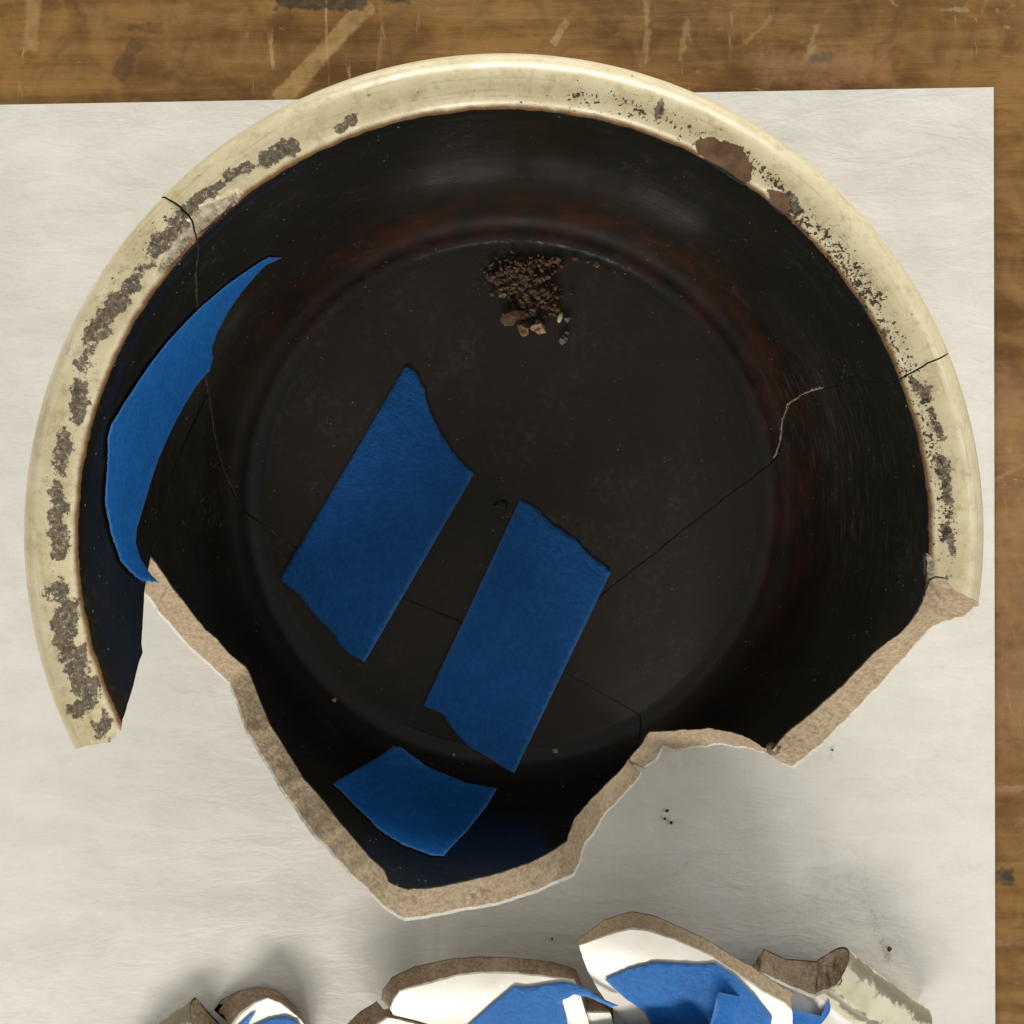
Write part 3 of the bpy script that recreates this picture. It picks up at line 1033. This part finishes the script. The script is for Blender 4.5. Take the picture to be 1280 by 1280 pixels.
# ------------------------------------------------------------------ soil, pebbles and seed on the crock floor
ICO = bmesh.new()
bmesh.ops.create_icosphere(ICO, subdivisions=1, radius=1)
ICO_V = np.array([v.co[:] for v in ICO.verts]); ICO_F = [tuple(v.index for v in f.verts) for f in ICO.faces]
ICO.free()
ICO = bmesh.new()
bmesh.ops.create_icosphere(ICO, subdivisions=2, radius=1)
ICO2_V = np.array([v.co[:] for v in ICO.verts]); ICO2_F = [tuple(v.index for v in f.verts) for f in ICO.faces]
ICO.free()


def lump(base, size, seed, rough=0.35):
    V = base * np.array(size)
    k = np.array([1 + rough * n1(*(p * 1.3), seed) + rough * 0.6 * n1(*(p * 3.0), seed + 1) for p in base])
    R = np.array(Matrix.Rotation(seed * 2.3, 3, 'Z'))
    V = (V * k[:, None]) @ R.T
    V[:, 2] -= V[:, 2].min()
    return V


M_SOIL = mat_stone('dark_soil', (0.065, 0.036, 0.020), (0.20, 0.115, 0.06))
M_PB = [mat_stone('brown_pebble', (0.12, 0.065, 0.035), (0.22, 0.13, 0.075)), mat_stone('tan_pebble', (0.45, 0.27, 0.15), (0.60, 0.40, 0.25)),
        mat_stone('grey_pebble', (0.16, 0.14, 0.125), (0.28, 0.25, 0.23)), mat_stone('ochre_pebble', (0.20, 0.13, 0.06), (0.30, 0.20, 0.10))]
ZF = 0.0121
V, Fc = [], []
clusters = [(660, 335, 30, 12, 260), (640, 352, 26, 15, 330), (668, 370, 20, 20, 260), (655, 388, 12, 12, 120), (690, 385, 10, 8, 40), (695, 328, 18, 8, 40), (735, 325, 12, 5, 12), (617, 345, 7, 7, 40)]
for cx_, cy_, sx_, sy_, n in clusters:
    for _ in range(int(n * 1.7)):
        x = random.gauss(cx_, sx_ * 0.62); y = random.gauss(cy_, sy_ * 0.62)
        p = px_at(x, y, ZF)
        if math.hypot(p[0], p[1]) > 0.1065:
            continue
        s = 0.00016 + 0.0016 * random.random() ** 4.2
        L = lump(ICO_V, (s, s * random.uniform(0.6, 1), s * random.uniform(0.5, 0.9)), random.random() * 50, 0.5)
        L += np.array((p[0], p[1], ZF + random.random() * 0.0006))
        Fc += [tuple(i + len(V) for i in f) for f in ICO_F]
        V += list(L)
soil = mesh_obj('soil_crumbs', V, Fc, [M_SOIL], smooth=[False] * len(Fc))
soil['kind'] = 'stuff'
soil['label'] = 'loose dark brown soil spilled on the crock floor'
soil['category'] = 'soil'


def pebble(name, px, py, size, mi, label, seed, z=ZF, mat=None, cat='pebble', group='pebbles on the crock floor', base=None, rough=0.75):
    bv = ICO2_V if base is None else base
    Vp = lump(bv, size, seed, rough)
    p = px_at(px, py, z)
    o = mesh_obj(name, Vp, ICO2_F, [mat or M_PB[mi]], smooth=[rough < 0.2] * len(ICO2_F))
    o.location = p
    return tag(o, label, cat, group)


pebble('pebble', 636, 398, (0.0034, 0.0042, 0.0026), 0, 'largest dull brown pebble at the edge of the spilled soil', 1.1)
pebble('pebble', 656, 411, (0.0026, 0.0022, 0.0018), 3, 'ochre pebble between the brown and the tan pebbles', 2.2)
pebble('pebble', 673, 410, (0.0028, 0.0030, 0.0024), 1, 'pale orange tan pebble at the edge of the spilled soil', 3.7)
pebble('pebble', 703, 425, (0.0018, 0.0017, 0.0013), 2, 'grey pebble lying past the seed, farthest from the soil', 4.9)
pebble('pebble', 708, 416, (0.0011, 0.0011, 0.0009), 2, 'tiny grey pebble beside the larger grey pebble', 5.3)
pebble('pebble', 709, 399, (0.0013, 0.0012, 0.0010), 2, 'small dark grey pebble right beside the pale seed', 6.1)
pebble('pebble', 629, 369, (0.0014, 0.0016, 0.0011), 3, 'small buff pebble in the soil above the brown pebble', 7.7)
pebble('pebble', 745, 331, (0.0012, 0.0014, 0.0010), 3, 'small buff pebble alone by the floor edge', 8.3)
M_SEED = mat_stone('pale_seed', (0.75, 0.66, 0.30), (0.85, 0.80, 0.50), 0.5)
o = pebble('seed', 700, 397, (0.0011, 0.0024, 0.0009), 0, 'single pale yellow oval seed among the pebbles', 0.0, mat=M_SEED, cat='seed', group=None, rough=0.05)
o.rotation_euler = (0, 0, -0.30)
M_CRUMB = mat_stone('pale_grit', (0.30, 0.24, 0.16), (0.46, 0.38, 0.27))
M_DARK = mat_stone('dark_grit', (0.03, 0.022, 0.016), (0.08, 0.055, 0.04))


def grit_in(px, py, s, label, seed, mat=M_CRUMB):
    d = hit(px, py)
    P = crock_in(np.array([d]), 0.0002)[0]
    Vp = lump(ICO2_V, (s, s * 0.8, s * 0.7), seed, 0.45)
    o = mesh_obj('grit', Vp, ICO2_F, [mat])
    o.location = P
    tag(o, label, 'grit')
    return o


grit_in(418, 874, 0.0012, 'pale grain of grit on the floor edge near the lower left tape', 1.3)
grit_in(694, 938, 0.0013, 'pale grain of grit in the crock just past the end of the floor tape', 2.3)
grit_in(567, 943, 0.0008, 'pale grain of grit between the floor tape and the dark tape patch', 3.3)
for x, y, s, lab in ((834, 1013, 0.0008, 'dark crumb on the paper, topmost of three below the broken notch'), (831, 1023, 0.0007, 'dark crumb on the paper, left one of three below the broken notch'),
                     (839, 1028, 0.0008, 'dark crumb on the paper, lowest of three below the broken notch'), (1040, 937, 0.0006, 'tiny dark crumb alone on the paper by the right broken edge'),
                     (1111, 1185, 0.0012, 'dark crumb on the grey smear beside the rim fragment'), (690, 1173, 0.0006, 'tiny dark crumb on the shaded paper above the white fragments')):
    p = px_at(x, y, -0.0008)
    o = mesh_obj('crumb', lump(ICO2_V, (s, s * 0.8, s * 0.7), x * 0.1, 0.45), ICO2_F, [M_DARK])
    o.location = p
    tag(o, lab, 'crumb')

# small bare blister in the glaze at the middle of the floor, and a loose flake stuck in the broken edge (parts of the crock)
p = px_at(627, 632, 0.012)
Vp = lump(ICO2_V, (0.0022, 0.0026, 0.0007), 2.0, 0.5)
m = mesh_obj('glaze_blister', Vp + p + np.array((0, 0, -0.0001)), ICO2_F, [M_GLAZE], crock, attrs=dict(lip=np.full(len(Vp), -50.0), rad=np.full(len(Vp), 0.02)))
a = surf(np.array([hit(966, 931)]), 'in')[0]
Vp = lump(ICO2_V, (0.0022, 0.0030, 0.0026), 5.0, 0.6)
mesh_obj('clay_flake', Vp + a + np.array((0.0008, -0.0012, -0.0035)), ICO2_F, [M_CLAY2], crock, attrs=dict(wall=np.full(len(Vp), 0.5)))


# ------------------------------------------------------------------ loose fragments along the front
class Cyl:
    """outside of a wall fragment lying convex side up: a horizontal cylinder"""
    def __init__(self, axis, px, py, z, lean, R=0.138, thick=0.0098):
        a = np.array((axis[0], axis[1], 0.0)); self.a = a / np.linalg.norm(a)
        self.m = np.array((-self.a[1], self.a[0], 0.0))     # horizontal, towards the back of the sheet
        if self.m[1] < 0: self.m = -self.m
        self.R, self.t = R, thick
        P = px_at(px, py, z)
        self.c = P + self.m * R * math.sin(lean) - np.array((0, 0, R * math.cos(lean)))

    def pt(self, uv, off=0.0):
        uv = np.asarray(uv, float)
        ph = uv[..., 1] / self.R
        r = self.R + np.asarray(off)
        return self.c + uv[..., 0:1] * self.a + (r * np.sin(ph))[..., None] * self.m + (r * np.cos(ph))[..., None] * np.array((0, 0, 1.0))

    def hit(self, px, py, depth=0.0):
        o = np.array((CX, CY, H)); d = px_at(px, py, 0) - o
        d /= np.linalg.norm(d)
        r = self.R - depth
        oc = o - self.c
        dv = np.array((d @ self.m, d[2])); ov = np.array((oc @ self.m, oc[2]))
        A = dv @ dv; Bq = 2 * dv @ ov; Cq = ov @ ov - r * r
        q = Bq * Bq - 4 * A * Cq
        s = (-Bq - math.sqrt(max(q, 0))) / (2 * A)
        P = oc + d * s
        return np.array((P @ self.a, math.atan2(P @ self.m, P[2]) * self.R))


def slab(name, cyl, pairs, label, clay=None, group='broken wall fragments at the front edge'):
    """pairs: (outer pixel, inner pixel or None)"""
    rows = []
    for a, b in pairs:
        e = cyl.hit(*a)
        i = cyl.hit(*b, depth=cyl.t) if b else e
        rows.append(np.concatenate([e, i]))
    rows.append(rows[0])
    P = np.array(jitter(resample(rows, 0.0016), 0.0003, 11)[:-1])
    if area2(P[:, :2]) < 0:
        P = P[::-1]

    def tri(poly):
        lo, hi = poly.min(0), poly.max(0)
        gx, gy = np.meshgrid(np.arange(lo[0], hi[0], 0.003), np.arange(lo[1], hi[1], 0.003))
        G = np.stack([gx.ravel(), gy.ravel()], -1)
        G = G[inside(poly, G)]
        if len(G): G = G[edge_dist(poly, G) > 0.0012]
        return cdt(poly, G)
    vo, to, bo = tri(P[:, :2]); vi, ti, bi = tri(P[:, 2:])
    A3 = cyl.pt(vo, 0.0); B3 = cyl.pt(vi, -cyl.t)
    V = list(A3) + list(B3)
    T = [tuple(t) for t in to] + [tuple(k + len(A3) for k in t[::-1]) for t in ti]
    mi = [0] * len(to) + [1] * len(ti)
    wall = [0.5] * len(V)
    LAY, nb, col = 6, len(P), []
    A = A3[bo]; B = B3[bi]
    for i in range(nb):
        t = A[(i + 1) % nb] - A[i - 1]; ax = B[i] - A[i]
        n = np.cross(ax, t); n /= np.linalg.norm(n) + 1e-12
        c = []
        for k in range(LAY + 1):
            f = k / LAY
            p = A[i] + ax * f
            p = p + n * math.sin(math.pi * f) * 0.0008 * (n1(*(p * 260), 1) + 0.7 * n1(*(p * 700), 2))
            c.append(len(V)); V.append(p); wall.append(1 - f)
        col.append(c)
    for i in range(nb):
        j = (i + 1) % nb
        for k in range(LAY):
            T.append((col[i][k], col[i][k + 1], col[j][k + 1], col[j][k])); mi.append(2)
    n_all = len(V)
    V = np.array(V)
    zmin = V[:, 2].min()
    # cut flat where it would sink through the paper: it stands on that edge
    V[:, 2] = np.maximum(V[:, 2], -0.0006)
    o = mesh_obj(name, V, T, [M_OUT, M_GLAZE, clay or M_CLAY2], None, mi, attrs=dict(wall=wall, lip=np.full(n_all, -50.0), rad=np.full(n_all, 0.2)))
    bm = bmesh.new(); bm.from_mesh(o.data); bmesh.ops.recalc_face_normals(bm, faces=bm.faces); bm.to_mesh(o.data); bm.free()
    tag(o, label, 'fragment', group)
    return o


C3 = Cyl((1, 0.02), 600, 1216, 0.041, math.radians(10))
slab('wall_fragment', C3, [((488, 1262), (477, 1250)), ((493, 1248), (477, 1238)), ((500, 1239), (490, 1221)), ((536, 1230), (518, 1208)), ((568, 1221), (555, 1200)), ((598, 1216.5), (598, 1195)),
     ((645.6, 1217), (643, 1196.6)), ((702, 1224), (690, 1202)), ((717, 1225), (714, 1209)), ((722, 1236), None), ((735, 1275), None), ((745, 1320), None), ((735, 1365), None), ((640, 1385), None), ((560, 1375), None),
     ((540, 1330), None), ((538, 1281), None), ((518, 1275), None), ((491, 1268), None)], 'wide white wall fragment with brown broken edge, between the tall one and the small one')
C2 = Cyl((0.95, -0.30), 790, 1161, 0.045, math.radians(10))
slab('wall_fragment', C2, [((724, 1182), (721, 1175)), ((754.7, 1171), (754.7, 1149.5)), ((787.5, 1161.6), (789.7, 1138.6)), ((809, 1163.8), (818, 1144)), ((840, 1173.6), (853, 1159.4)), ((866, 1184.5), (881.6, 1172.7)),
     ((888, 1195.5), (910, 1191.4)), ((918.8, 1216), (940.6, 1208)), ((951.6, 1239), (966, 1226)), ((979, 1253), (995, 1242)), ((990, 1264), None), ((990, 1300), None), ((950, 1350), None), ((860, 1390), None), ((800, 1370), None),
     ((785, 1300), None), ((775.5, 1270), None), ((761, 1255.6), None), ((748, 1238), None), ((735, 1214), None), ((727, 1192), None)], 'tall white wall fragment with a peaked brown edge, carrying broad blue tape', M_CLAY)
C4 = Cyl((1, -0.1), 330, 1250, 0.011, math.radians(14))
slab('wall_fragment', C4, [((292, 1281), (270, 1258)), ((303, 1267), (279, 1247)), ((319, 1254), (300, 1238)), ((335, 1248), (326, 1233.5)), ((350, 1254), (346, 1238)), ((372, 1271), (368, 1255)), ((384, 1285), (379, 1274)),
     ((392, 1320), None), ((385, 1350), None), ((330, 1362), None), ((295, 1345), None), ((288, 1300), None)], 'small white fragment with a broad grey brown edge beside the left rim fragment')
C6 = Cyl((1, 0.0), 735, 1266, 0.034, math.radians(20))
slab('wall_fragment', C6, [((702, 1257), (700, 1250)), ((712, 1261), (708, 1244)), ((735, 1266), (719, 1241)), ((750, 1266), (746, 1242)), ((762, 1266), (758, 1254)), ((768, 1285), None), ((768, 1330), None), ((735, 1345), None), ((706, 1335), None), ((703, 1290), None)],
     'small rounded grey brown fragment end wedged between the two large white fragments')
C7 = Cyl((1, 0.35), 470, 1284, 0.026, math.radians(16))
slab('wall_fragment', C7, [((460, 1290), (432, 1282)), ((470, 1282), (450, 1264)), ((484, 1272.5), (471, 1251)), ((490, 1273), (480, 1262)), ((515, 1279), None), ((534, 1286), None), ((533, 1330), None), ((500, 1345), None), ((465, 1340), None)],
     'low brown edged fragment tucked against the left end of the wide white fragment')


class Rim:
    """rim fragment: a piece of the crock's own profile laid outside up"""
    def __init__(self, e_a, up, roll, px, py, z, rho0, k=1.0):
        ea = np.array((e_a[0], e_a[1], 0.0)); ea /= np.linalg.norm(ea)
        c, s = math.cos(up), math.sin(up)
        self.ea = ea * c + np.array((0, 0, s))
        self.n = -ea * s + np.array((0, 0, c))
        et = np.cross(self.ea, self.n)
        self.n, self.et = self.n * math.cos(roll) + et * math.sin(roll), et * math.cos(roll) - self.n * math.sin(roll)
        self.Mx = np.stack([self.n, self.et, self.ea], -1)
        r, zz = prof(rho0, 'out')
        self.k = k
        self.T = px_at(px, py, z) - k * (self.Mx @ np.array((float(r), 0, float(zz))))

    def pt(self, th, rho, side, off=0.0):
        th = np.asarray(th, float); rho = np.asarray(rho, float)
        r, z = prof(rho, side)
        P = np.stack([(r + off) * np.cos(th), (r + off) * np.sin(th), z], -1)
        return self.k * (P @ self.Mx.T) + self.T


def rim_slab(name, rim, outline, label):
    """outline: (theta, rho_outer, theta_inner, rho_inner); rho == RHO_MAX joins the two faces"""
    rows = [np.array((t * 0.14, r, t2_ * 0.14, r2)) for t, r, t2_, r2 in outline]
    rows.append(rows[0])
    P = np.array(jitter(resample(rows, 0.0011), 0.00025, 21)[:-1])
    rimv = np.array([r[1] for r in resample(rows, 0.0011)[:-1]]) > RHO_MAX - 1e-7
    P[rimv, 1] = RHO_MAX; P[rimv, 3] = RHO_MAX; P[rimv, 2] = P[rimv, 0]
    rev = area2(P[:, :2]) < 0
    if rev:
        P = P[::-1]; rimv = rimv[::-1]

    def tri(poly):
        lo, hi = poly.min(0), poly.max(0)
        gx, gy = np.meshgrid(np.arange(lo[0], hi[0], 0.0016), np.arange(lo[1], hi[1], 0.0012))
        G = np.stack([gx.ravel(), gy.ravel()], -1)
        G = G[inside(poly, G)]
        if len(G): G = G[edge_dist(poly, G) > 0.0006]
        return cdt(poly, G)
    vo, to, bo = tri(P[:, :2]); vi, ti, bi = tri(P[:, 2:])
    A3 = rim.pt(vo[:, 0] / 0.14, vo[:, 1], 'out'); B3 = rim.pt(vi[:, 0] / 0.14, vi[:, 1], 'in')
    V = list(A3); T = [tuple(t) for t in to]; mi = [0] * len(to)
    idx = []
    om = {b: a for a, b, r in zip(bo, bi, rimv) if r}
    for k, p in enumerate(B3):
        if k in om: idx.append(om[k])
        else:
            idx.append(len(V)); V.append(p)
    T += [(idx[c], idx[b], idx[a]) for a, b, c in ti]
    lipv = (vi[:, 1] - RHO_LIP) * 1000
    mi += [0 if vi[list(t), 1].mean() > RHO_LIP else 1 for t in ti]
    n0 = len(V)
    wall = [0.5] * n0
    white = np.zeros(n0)
    white[:len(A3)] = np.clip((KR[17] - vo[:, 1]) / 0.003, 0, 1)
    LAY, nb, col = 6, len(P), []
    A = A3[bo]; B = np.array([V[idx[k]] for k in bi])
    for i in range(nb):
        t = A[(i + 1) % nb] - A[i - 1]; ax = B[i] - A[i]
        n = np.cross(ax, t); n = n / (np.linalg.norm(n) + 1e-12)
        L = np.linalg.norm(ax)
        c = []
        for k in range(LAY + 1):
            f = k / LAY
            p = A[i] + ax * f
            p = p + n * math.sin(math.pi * f) * min(1, L / 0.006) * 0.0022 * (n1(*(p * 260), 1) + 0.7 * n1(*(p * 700), 2))
            c.append(len(V)); V.append(p); wall.append(1 - f)
        col.append(c)
    for i in range(nb):
        j = (i + 1) % nb
        if rimv[i] and rimv[j]: continue
        for k in range(LAY):
            T.append((col[i][k], col[i][k + 1], col[j][k + 1], col[j][k])); mi.append(2)
    V = np.array(V)
    na = len(V)
    V[:, 2] = np.maximum(V[:, 2], -0.0006)
    st = np.zeros(na)
    st[:len(A3)] = 1.0 * np.exp(-((vo[:, 1] - KR[21]) / 0.008) ** 2)
    for k, q in enumerate(idx):
        if vi[k, 1] > RHO_LIP:
            st[q] = 1.0 * math.exp(-((vi[k, 1] - KR[22]) / 0.006) ** 2)
    o = mesh_obj(name, V, T, [M_RIM, M_GLAZE, M_CLAY2], None, mi, attrs=dict(wall=wall, white=np.concatenate([white, np.zeros(na - n0)]), stain=st, lip=np.full(na, -50.0), rad=np.full(na, 0.2)))
    bm = bmesh.new(); bm.from_mesh(o.data); bmesh.ops.recalc_face_normals(bm, faces=bm.faces); bm.to_mesh(o.data); bm.free()
    tag(o, label, 'fragment', 'broken rim fragments at the front edge')
    return o


RN = KR[16]      # neck
R1 = Rim((0.64, 0.77), math.radians(3), math.radians(8), 1078, 1276, 0.020, KR[20], 0.82)
rim_slab('rim_fragment', R1, [(-0.165, RHO_MAX, -0.165, RHO_MAX), (-0.165, KR[20], -0.17, KR[19]), (-0.165, RN, -0.20, KR[16]), (-0.26, RN - 0.010, -0.30, RN - 0.010), (-0.365, RN - 0.019, -0.385, RN - 0.014), (-0.36, RN - 0.04, -0.36, RN - 0.04),
         (-0.24, RN - 0.095, -0.24, RN - 0.095), (0.05, RN - 0.095, 0.05, RN - 0.095), (0.28, RN - 0.05, 0.28, RN - 0.05), (0.285, RN, 0.285, RN), (0.27, RHO_MAX, 0.27, RHO_MAX)],
         'stained cream rim fragment with a rough brown broken end, taped to the tall fragment')
R5 = Rim((-0.59, 0.81), math.radians(-2), math.radians(-6), 234, 1331, 0.011, KR[20], 0.9)
rim_slab('rim_fragment', R5, [(-0.28, RHO_MAX, -0.28, RHO_MAX), (-0.28, RN, -0.28, RN), (-0.26, RN - 0.05, -0.26, RN - 0.05), (0.0, RN - 0.06, 0.0, RN - 0.06), (0.10, RN - 0.03, 0.10, RN - 0.03), (0.11, RN, 0.11, RN), (0.085, RHO_MAX, 0.085, RHO_MAX)],
         'stained cream rim fragment beside the small grey brown edged fragment')


def on_cyl(c):
    return lambda v, off: c.pt(v, np.broadcast_to(off, (len(v),)))


def DC(c, pxs):
    return [c.hit(*p) for p in pxs]


tape('tape_strip', DC(C3, [(560, 1310), (585, 1280), (613, 1255), (642.7, 1230.5), (657.5, 1233), (705, 1225.4), (729, 1231), (749.6, 1245), (773, 1255), (764, 1257), (740, 1246), (717, 1241), (702, 1250), (708, 1270), (712, 1300), (700, 1340), (600, 1340)]),
     on_cyl(C3), 'blue tape across the wide white fragment, its thin tongue reaching to the tall one', {8, 9, 10, 11}, lift=0.0007)
tape('tape_strip', DC(C2, [(756, 1222), (783, 1210), (814, 1201), (840, 1202), (875, 1204), (895, 1203), (919, 1218.5), (943, 1242.5), (965, 1270), (950, 1330), (860, 1345), (805, 1262), (783, 1247), (766, 1231.6)]),
     on_cyl(C2), 'broad blue tape across the top of the tall white fragment', {0, 1, 2, 3, 4}, lift=0.0006)
tape('tape_strip', DC(C2, [(714, 1290), (719, 1276), (735, 1268), (776.6, 1271), (805, 1265.5), (831, 1266.6), (853, 1259), (870.6, 1266.6), (886, 1280), (905, 1310), (890, 1345), (800, 1350), (725, 1330)]),
     on_cyl(C2), 'raised blue tape bridging the foot of the tall white fragment and its small neighbour', {1, 2, 3, 4, 5, 6}, lift=0.0075)
tape('tape_strip', DC(C4, [(297, 1281), (313, 1266), (321, 1262), (312, 1276), (308, 1295), (298, 1295)]), on_cyl(C4), 'narrow blue tape corner on the small fragment beside the left rim fragment', {1}, lift=0.0006)
tape('tape_strip', DC(C4, [(316, 1281), (335, 1272), (357, 1268), (372, 1274), (380, 1292), (375, 1335), (320, 1335)]), on_cyl(C4), 'wider blue tape patch on the small fragment beside the left rim fragment', {1, 2}, lift=0.0008)

# bridging tape between the tall fragment and the rim fragment: a taut sheet between the two surfaces
pa = C2.pt(np.array([C2.hit(915, 1240)]), 0.0)[0]
pb_ = R1.pt(np.array([0.0]), np.array([RN - 0.012]), 'out')[0]


def plane_tape(v, off):
    # v: pixel-plane metres at z=0; height runs straight from one fragment to the other
    x, y = PX + (v[:, 0] - CX) * F / H, PY - (v[:, 1] - CY) * F / H
    xa, _ = project(pa); xb, _ = project(pb_)
    f = (x - xa) / (xb - xa)
    z = pa[2] + (pb_[2] - pa[2]) * np.clip(f, -0.5, 1.3) - np.maximum(0, (y - 1245)) * 0.00022
    s = (H - z) / F
    P = np.stack([CX + (x - PX) * s, CY + (PY - y) * s, z], -1)
    return P + np.array((0, 0, 1.0)) * np.broadcast_to(off, (len(v),))[:, None]


tape('tape_strip', [px_at(*p, 0)[:2] for p in [(896, 1236), (941.6, 1245), (986, 1257), (1024.7, 1266), (1035, 1242), (1054, 1251), (1093, 1281), (1110, 1310), (1030, 1340), (930, 1330), (885, 1283)]],
     plane_tape, 'blue tape stretched from the tall white fragment to the stained rim fragment', {3}, lift=0.0022)

# ------------------------------------------------------------------ render settings
scene.render.engine = 'CYCLES'
scene.cycles.max_bounces = 6
scene.cycles.diffuse_bounces = 3
scene.cycles.glossy_bounces = 4
